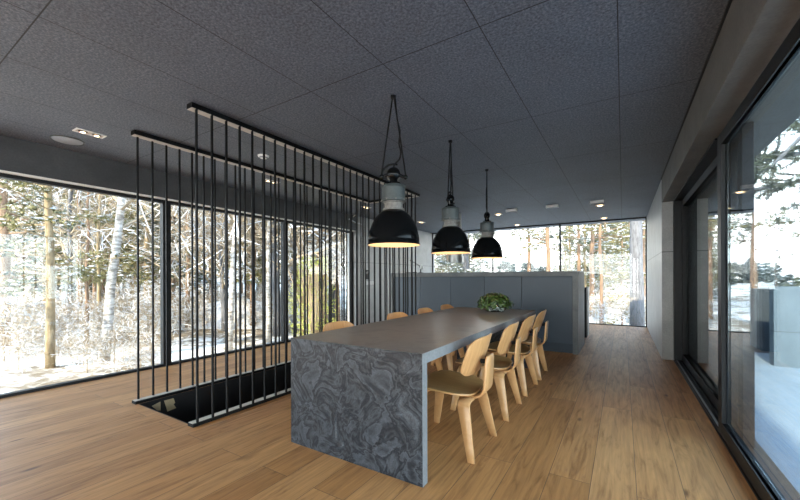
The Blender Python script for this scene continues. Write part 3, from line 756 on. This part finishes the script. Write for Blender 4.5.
for j in range(len(ys_) - 1):
    for i in range(nx - 1):
        cx, cy = (xs_[i] + xs_[i + 1]) / 2, (ys_[j] + ys_[j + 1]) / 2
        if -5.3 < cx < 1.0 and YB < cy < 10.3: continue
        fs.append((j * nx + i, j * nx + i + 1, (j + 1) * nx + i + 1, (j + 1) * nx + i))
b.add(vs, fs)
tag(b.build('snowy_ground', M['snow'], smooth=True), 'snow covered ground of the wood around the house', 'ground', None, 'structure')
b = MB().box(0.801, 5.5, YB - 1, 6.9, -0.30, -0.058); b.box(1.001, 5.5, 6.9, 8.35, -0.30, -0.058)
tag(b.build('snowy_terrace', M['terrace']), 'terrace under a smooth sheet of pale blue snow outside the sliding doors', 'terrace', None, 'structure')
# parapet of two offset runs
pp = thing('parapet_wall', 'low blue grey concrete parapet around the snowy terrace', 'parapet', (2.0, 7.0, -0.058))
o = MB().box(1.76, 5.5, 6.90, 7.08, -0.058, 1.035).build('wall_section', M['parapet'], pp); local(o, pp)
o = MB().box(1.001, 2.35, 8.0, 8.18, -0.058, 1.01).build('wall_section', M['cladding'], pp); local(o, pp); o['label'] = 'darker set back section of the parapet'
for z in (0.88, 0.14):
    o = MB().tube([(1.62, 7.985, z), (1.62, 8.0, z)], 0.028, 12).build('tie_hole_plug', M['lining'], pp); local(o, pp)

# ---- trees
def tree_branches(rnd, out, p, d, L, r, depth, n_side, sides, droop=0.0, wob=0.18):
    seg = 5 if depth > 1 else 4 if depth == 1 else 3
    pts = [p.copy()]; rad = [r]
    q = p.copy(); dd = d.normalized()
    for i in range(seg):
        dd = (dd + Vector((rnd.uniform(-1, 1), rnd.uniform(-1, 1), rnd.uniform(-1, 1) - droop)) * wob).normalized()
        q = q + dd * (L / seg); pts.append(q.copy()); rad.append(max(0.0035, r * (1 - 0.8 * (i + 1) / seg)))
    out.append((pts, rad, sides, depth))
    if depth <= 0: return
    for k in range(n_side[depth]):
        t = rnd.uniform(0.22, 0.98); i = min(seg - 1, int(t * seg)); f = t * seg - i
        bp = pts[i].lerp(pts[i + 1], f); ax = (pts[i + 1] - pts[i]).normalized()
        s = ax.cross(Vector((rnd.uniform(-1, 1), rnd.uniform(-1, 1), rnd.uniform(-1, 1)))).normalized()
        nd_ = (ax * rnd.uniform(0.35, 0.8) + s).normalized()
        tree_branches(rnd, out, bp, nd_, L * rnd.uniform(0.34, 0.6), rad[i] * 0.55, depth - 1, n_side, 3, droop, wob)
def bare_tree(name, label, seed, h, r, bark, lean=(0, 0), n_trunk=26, n_side=(0, 5, 7), start=0.25, frost=0.12, straight=0.05, group=None, spread=0.30):
    rnd = random.Random(seed)
    t = thing(name, label, 'tree', (0, 0, 0), 0, group)
    N = 12; pts = []; rad = []
    for i in range(N + 1):
        k = i / N
        pts.append(Vector((lean[0] * k * h + rnd.uniform(-1, 1) * straight * h * k * .3, lean[1] * k * h + rnd.uniform(-1, 1) * straight * h * k * .3, h * k - 0.15))); rad.append(r * (1 - 0.85 * k) * (1.25 if i == 0 else 1))
    MB().tube(pts, rad, 9).build('trunk', bark, t, smooth=True)
    out = []
    for k in range(n_trunk):
        q = start + (1 - start) * rnd.random(); i = min(N - 1, int(q * N)); p = pts[i].lerp(pts[i + 1], q * N - i)
        a = rnd.random() * 6.283
        tree_branches(rnd, out, p, Vector((math.cos(a), math.sin(a), rnd.uniform(0.25, 1.0))), h * spread * (1.15 - q * 0.75) * rnd.uniform(0.6, 1.1), max(0.008, rad[i] * 0.42), 2, n_side, 4)
    b = MB(); s = MB()
    for pts_, rad_, sd_, dp in out:
        b.tube(pts_, rad_, sd_, cap=False)
        if dp <= 1 and rnd.random() < frost:
            s.tube([q + Vector((0, 0, 0.012)) for q in pts_], [max(0.010, q * 1.6) for q in rad_], 3, cap=False)
    b.build('branches', M['twig'] if bark is not M['birch'] else M['twig'], t)
    if s.v: s.build('snow_on_branches', M['frost'], t)
    return t
def tuft(b, rnd, c, d, size, n):
    for _ in range(n):
        v = (d * 0.7 + Vector((rnd.uniform(-1, 1), rnd.uniform(-1, 1), rnd.uniform(-0.6, 1)))).normalized() * size * rnd.uniform(0.6, 1.15)
        s = v.cross(Vector((rnd.random() - .5, rnd.random() - .5, rnd.random() - .5)))
        if s.length < 1e-5: continue
        s = s.normalized() * size * 0.10
        b.add([c - s, c + s, c + v], [(0, 1, 2)])
def snow_lump(b, rnd, c, r):
    k = [rnd.uniform(0.7, 1.3) for _ in range(6)]
    vs = [c + Vector((r * k[0], 0, 0)), c + Vector((0, r * k[1], 0)), c + Vector((-r * k[2], 0, 0)), c + Vector((0, -r * k[3], 0)), c + Vector((0, 0, r * 0.45)), c + Vector((0, 0, -r * 0.25))]
    b.add(vs, [(0, 1, 4), (1, 2, 4), (2, 3, 4), (3, 0, 4), (1, 0, 5), (2, 1, 5), (3, 2, 5), (0, 3, 5)])
def pine(name, label, seed, h, r, bark, needles, start=0.35, spread=0.22, n_br=60, tufts=16, size=0.15, snow=0.45, lean=(0, 0), group=None, droop=0.05, conic=0.75, nn=11, jit=0.19):
    rnd = random.Random(seed)
    t = thing(name, label, 'tree', (0, 0, 0), 0, group)
    N = 12; pts = []; rad = []
    for i in range(N + 1):
        k = i / N
        pts.append(Vector((lean[0] * k * h + rnd.uniform(-1, 1) * .012 * h * k, lean[1] * k * h + rnd.uniform(-1, 1) * .012 * h * k, h * k - 0.15))); rad.append(r * (1 - 0.8 * k))
    MB().tube(pts, rad, 10).build('trunk', bark, t, smooth=True)
    tw_ = MB(); fo = MB(); sn = MB()
    for k in range(n_br):
        q = start + (1 - start) * (k + rnd.random()) / n_br; i = min(N - 1, int(q * N)); p = pts[i].lerp(pts[i + 1], min(1, q * N - i))
        a = rnd.random() * 6.283; L = h * spread * (1 - conic * (q - start) / (1 - start)) * rnd.uniform(0.55, 1.1)
        d = Vector((math.cos(a), math.sin(a), rnd.uniform(-0.05, 0.35)))
        br = [p]; c = p.copy()
        for s_ in range(5):
            d = (d + Vector((rnd.uniform(-.3, .3), rnd.uniform(-.3, .3), rnd.uniform(-.2, .2) - droop))).normalized(); c = c + d * L / 5; br.append(c.copy())
        tw_.tube(br, [max(0.006, rad[i] * 0.28 * (1 - s_ / 5.5)) for s_ in range(6)], 4, cap=False)
        for m_ in range(tufts):
            f = rnd.uniform(0.25, 1.0) ** 0.8; j = min(4, int(f * 5)); o_ = br[j].lerp(br[j + 1], f * 5 - j)
            o_ = o_ + Vector((rnd.uniform(-1, 1), rnd.uniform(-1, 1), rnd.uniform(-.6, .6))) * L * jit
            tuft(fo, rnd, o_, d, size, nn)
            if rnd.random() < snow: snow_lump(sn, rnd, o_ + Vector((0, 0, size * 0.28)), size * rnd.uniform(0.22, 0.5))
    tw_.build('branches', bark, t); fo.build('needles', needles, t)
    if sn.v: sn.build('snow_on_branches', M['frost'], t)
    return t
def polar(u, depth):
    """ground point that lies toward the bearing (u) at a given distance along the view axis"""
    q = fw * depth + r0 * ((u - 400) / FPX * depth); return q.x, q.y
def plant(t, u, depth, rz=0.0, sc=1.0):
    x, y = polar(u, depth); t.location = (x, y, terrain(x, y)); t.rotation_euler = (0, 0, rz); t.scale = (sc, sc, sc); return t

# singled-out trees near the left windows
plant(pine('pine_tree', 'tan trunked pine standing in the snow near the first left window', 21, 9.0, 0.075, M['bark_tan'], M['needle'], start=0.18, spread=0.20, n_br=56, tufts=22, size=0.13, snow=0.4), 50, 6.6)
plant(bare_tree('birch_tree', 'white birch with a slanting trunk seen left of the railing', 22, 10.0, 0.095, M['birch'], lean=(0.05, 0.085), n_trunk=24, start=0.22), 102, 7.2)
plant(bare_tree('birch_tree', 'thin pale birch seen between the railing bars in the second left window', 23, 9.0, 0.075, M['birch'], lean=(0.03, 0.05), start=0.35), 228, 8.5)
plant(bare_tree('birch_tree', 'slim forked birch just right of the thin pale birch', 24, 9.0, 0.06, M['birch'], lean=(-0.02, 0.02), start=0.3), 268, 9.5)
plant(pine('pine_tree', 'reddish pine at the left edge of the picture', 25, 11.0, 0.12, M['bark_pine'], M['needle_cool'], start=0.1, spread=0.20, n_br=56, tufts=20, size=0.15, snow=0.6), 4, 8.5)
plant(bare_tree('sapling', 'thin bare sapling right of the tan pine trunk', 26, 7.0, 0.045, M['bark_pine'], n_trunk=20, start=0.2), 87, 9.0)
plant(bare_tree('sapling', 'bare brown sapling immediately left of the white birch trunk', 27, 8.5, 0.055, M['bark_tan'], n_trunk=20, start=0.3), 99, 10.5)
# behind the far windows
plant(pine('pine_tree', 'broad grey pine trunk beside the right concrete wall outside the far window', 31, 15.0, 0.23, M['bark_grey'], M['needle_cool'], start=0.42, spread=0.18, n_br=40, tufts=16, size=0.2), 637, 12.4)
for i, (u, dp, rr, sd_, lb) in enumerate(((592, 19.0, 0.14, 32, 'red barked pine left of the broad grey trunk outside the far window'), (578.5, 20.5, 0.11, 33, 'slender pine right beside the far window frame'), (548, 19.5, 0.14, 34, 'red barked pine just left of the far window frame'), (529, 26.0, 0.14, 35, 'darker pine on the far left of the clear sky gap'), (601, 14.5, 0.07, 36, 'young thin pine low in the right far window'), (643, 21.0, 0.13, 37, 'reddish pine half hidden by the broad grey trunk'))):
    plant(pine('pine_tree', lb, sd_, 13.0, rr, M['bark_pine'], M['needle_cool'] if i % 2 else M['needle'], start=0.28, spread=0.19, n_br=46, tufts=18, size=0.20, snow=0.75), u, dp)
plant(pine('pine_tree', 'snow laden pine outside the far left kitchen window', 38, 12.0, 0.16, M['bark_grey'], M['needle_cool'], start=0.1, spread=0.2, n_br=50, tufts=18, size=0.20, snow=0.6), 466, 17.0)
plant(pine('young_pine', 'low snowy young pine at the foot of the right far window', 39, 4.5, 0.05, M['bark_pine'], M['needle'], start=0.05, spread=0.32, n_br=46, tufts=16, size=0.15, snow=0.8), 622, 15.5)
# pine overhanging the terrace on the right
tr = pine('pine_tree', 'pine beyond the terrace reaching its branches in at upper right', 41, 9.0, 0.17, M['bark_grey'], M['needle_cool'], start=0.25, spread=0.34, n_br=80, tufts=46, size=0.13, snow=0.12, conic=0.4, droop=0.08, jit=0.075)
tr.location = (4.1, 8.7, -1.0)
rl_ = random.Random(5); lb_ = MB(); ln_ = MB()
for q in ([(3.9, 8.6, 4.6), (2.9, 7.9, 3.75), (2.2, 7.4, 3.2), (1.8, 7.1, 2.75), (1.5, 6.8, 2.55)], [(3.9, 8.6, 2.9), (2.9, 7.9, 2.72), (2.2, 7.4, 2.55), (1.8, 7.05, 2.45), (1.5, 6.85, 2.38)], [(3.9, 8.6, 5.3), (3.0, 8.0, 4.7), (2.3, 7.5, 4.15), (1.95, 7.3, 4.0), (1.7, 7.1, 3.85)], [(3.9, 8.6, 4.0), (3.0, 8.1, 3.4), (2.4, 7.7, 3.0), (2.0, 7.5, 2.95), (1.75, 7.4, 2.9)]):
    q = [Vector(v) - Vector(tr.location) for v in q]
    lb_.tube(q, [0.055, 0.042, 0.030, 0.020, 0.008], 7, cap=False)
    for k in range(26):
        f = 0.8 + 3.2 * rl_.random(); j = min(3, int(f)); p0 = q[j].lerp(q[j + 1], f - j); ax = (q[j + 1] - q[j]).normalized()
        d = (ax + Vector((rl_.uniform(-1, 1), rl_.uniform(-1, 1), rl_.uniform(-.5, .7)))).normalized(); L = rl_.uniform(0.18, 0.5)
        sub = [p0, p0 + d * L * .5 + Vector((0, 0, .02)), p0 + d * L]
        lb_.tube(sub, [0.012, 0.009, 0.005], 4, cap=False)
        for m_ in range(9):
            tuft(ln_, rl_, p0 + d * L * (0.35 + 0.08 * m_), d, 0.085, 9)
lb_.build('limbs', M['bark_grey'], tr); ln_.build('needles', M['needle_cool'], tr)
# background wood: a few kinds, each copied
kinds = [
    bare_tree('bare_tree', 'brown bare tree of the wood beyond the left windows', 51, 9.0, 0.08, M['bark_pine'], n_trunk=30, start=0.12, group='bare trees of the background wood', frost=0.22),
    bare_tree('bare_tree', 'grey bare tree with snowy twigs in the wood beyond the left windows', 52, 10.0, 0.10, M['bark_grey'], n_trunk=32, start=0.15, group='snowy bare trees of the background wood', frost=0.35, lean=(0.03, 0.0)),
    pine('pine_tree', 'olive green pine of the background wood', 53, 11.0, 0.12, M['bark_tan'], M['needle'], start=0.12, spread=0.19, n_br=58, tufts=18, size=0.20, snow=0.55, group='olive pines of the background wood'),
    pine('spruce_tree', 'snow covered spruce of the background wood', 54, 9.0, 0.10, M['bark_pine'], M['needle_cool'], start=0.03, spread=0.24, n_br=80, tufts=16, size=0.19, snow=0.85, droop=0.2, conic=0.95, group='snowy spruces of the background wood'),
    bare_tree('bare_shrub', 'low tangle of bare twigs in the snow under the trees', 55, 2.2, 0.022, M['twig'], n_trunk=34, start=0.0, group='bare shrubs in the snow', frost=0.25, spread=0.5, n_side=(0, 4, 5)),
]
used = [False] * len(kinds)
rnd = random.Random(99)
def put(k, u, dp, sc):
    t = kinds[k] if not used[k] else dup(kinds[k]); used[k] = True
    plant(t, u, dp, rnd.random() * 6.28, sc)
for i in range(64):      # left sector
    u = 2 + 352 * (i + rnd.random()) / 64
    dp = rnd.choice((11, 13, 16, 19, 23, 28)) * rnd.uniform(0.92, 1.1)
    put(rnd.choice((0, 0, 1, 1, 2, 2, 3)) if u < 200 else rnd.choice((0, 0, 0, 1, 1, 1, 2)), u, dp, rnd.uniform(0.8, 1.25) * (1 + 0.012 * (dp - 10)))
for i in range(70):
    u = 2 + 338 * (i + rnd.random()) / 70; near = 6.2 + u / 60 + (0.6 if 40 < u < 62 or 90 < u < 118 else 0)
    put(4, u, rnd.uniform(near, near + 6.0), rnd.uniform(0.28, 0.75))
for i in range(13): put(4, 160 * (i + rnd.random()) / 13, rnd.uniform(5.9, 7.6), rnd.uniform(0.22, 0.42))
for i in range(30): put(rnd.choice((2, 2, 3)), rnd.choice((rnd.uniform(555, 650), rnd.uniform(440, 488), rnd.uniform(600, 650))), rnd.uniform(24, 40), rnd.uniform(0.8, 1.1))
for i in range(8): put(4, rnd.uniform(592, 645), rnd.uniform(12.5, 20), rnd.uniform(0.5, 0.9))
# yellow-green bush seen between the bars
rb = random.Random(61)
bu = thing('evergreen_bush', 'yellow green leafy bush outside the third left window', 'bush')
b = MB(); s = MB()
for i in range(40):
    a = rb.random() * 6.28; q = rb.random(); s.tube([(0, 0, 0), (0.3 * q * math.cos(a), 0.3 * q * math.sin(a), 0.8), (0.8 * q * math.cos(a), 0.8 * q * math.sin(a), 1.6 + 0.5 * rb.random())], 0.012, 4)
for i in range(1100):
    a = rb.random() * 6.28; z = 0.15 + 1.95 * rb.random(); R_ = 0.62 * math.sqrt(rb.random()) * (1 - 0.35 * abs(z - 0.9))
    tuft(b, rb, Vector((R_ * math.cos(a), R_ * math.sin(a), z)), Vector((math.cos(a), math.sin(a), 0.3)), 0.09, 3)
s.build('stems', M['twig'], bu); b.build('leaves', M['bush'], bu); plant(bu, 314, 9.2, 0, 1.1)
# snow mounds, distant house, far treeline
for lb, u, dp, sx in (('large rounded snow mound behind the stair railing bars', 235, 12.5, 1.0), ('smaller snow mound right of the large one', 285, 13.5, 0.7)):
    b = MB(); n1 = 20
    vs = [(0.0, 0.0, 0.85 * sx)]; fs = []
    for i in range(1, 8):
        for j in range(n1):
            th = 2 * PI * j / n1; q = i / 7; R_ = 1.9 * sx * q * (1 + 0.25 * noise.noise(Vector((math.cos(th), math.sin(th), dp))))
            vs.append((R_ * math.cos(th), R_ * math.sin(th), 0.85 * sx * (1 - q * q) - 0.3 * (i == 7)))
    for j in range(n1):
        k2 = (j + 1) % n1; fs.append((0, 1 + j, 1 + k2))
        for i in range(6): fs.append((1 + i * n1 + j, 1 + (i + 1) * n1 + j, 1 + (i + 1) * n1 + k2, 1 + i * n1 + k2))
    b.add(vs, fs); o = b.build('snow_mound', M['frost'], smooth=True); tag(o, lb, 'snow mound'); plant(o, u, dp)
hx, hy = polar(10, 22)
hs = thing('timber_house', 'small distant timber house with snowy roof at the left edge', 'house', (hx, hy, terrain(hx, hy) - 1.2), 0.3)
MB().box(-2.2, 2.2, -3.2, 1.2, 0, 2.0).build('walls', M['house_brown'], hs)
MB().box(-2.2, 2.2, -5.2, -3.2, 0, 2.0).build('annex', M['house_blue'], hs)
b = MB(); b.add([(-2.7, -5.5, 1.95), (2.7, -5.5, 1.95), (2.7, 1.6, 1.95), (-2.7, 1.6, 1.95), (0, -5.5, 3.2), (0, 1.6, 3.2)], [(0, 3, 2, 1), (0, 1, 4), (1, 2, 5, 4), (2, 3, 5), (3, 0, 4, 5)])
b.build('snowy_roof', M['frost'], hs)
ft = None
for i in range(46):
    a = math.radians(-24 + 46 * (i + rnd.random() * 0.8) / 46); d = rnd.uniform(75, 105)
    x, y = d * math.sin(a), d * math.cos(a)
    if ft is None:
        ft = pine('far_tree', 'distant blue green tree in the low treeline beyond the terrace', 71, 8.5, 0.2, M['bark_grey'], M['far_tree'], start=0.02, spread=0.30, n_br=60, tufts=8, size=0.8, snow=0.15, group='distant treeline', nn=9); o = ft
    else: o = dup(ft)
    s_ = rnd.uniform(0.7, 1.15); o.location = (x, y, -5.0); o.scale = (s_ * 1.3, s_ * 1.3, s_); o.rotation_euler = (0, 0, rnd.random() * 6.28)
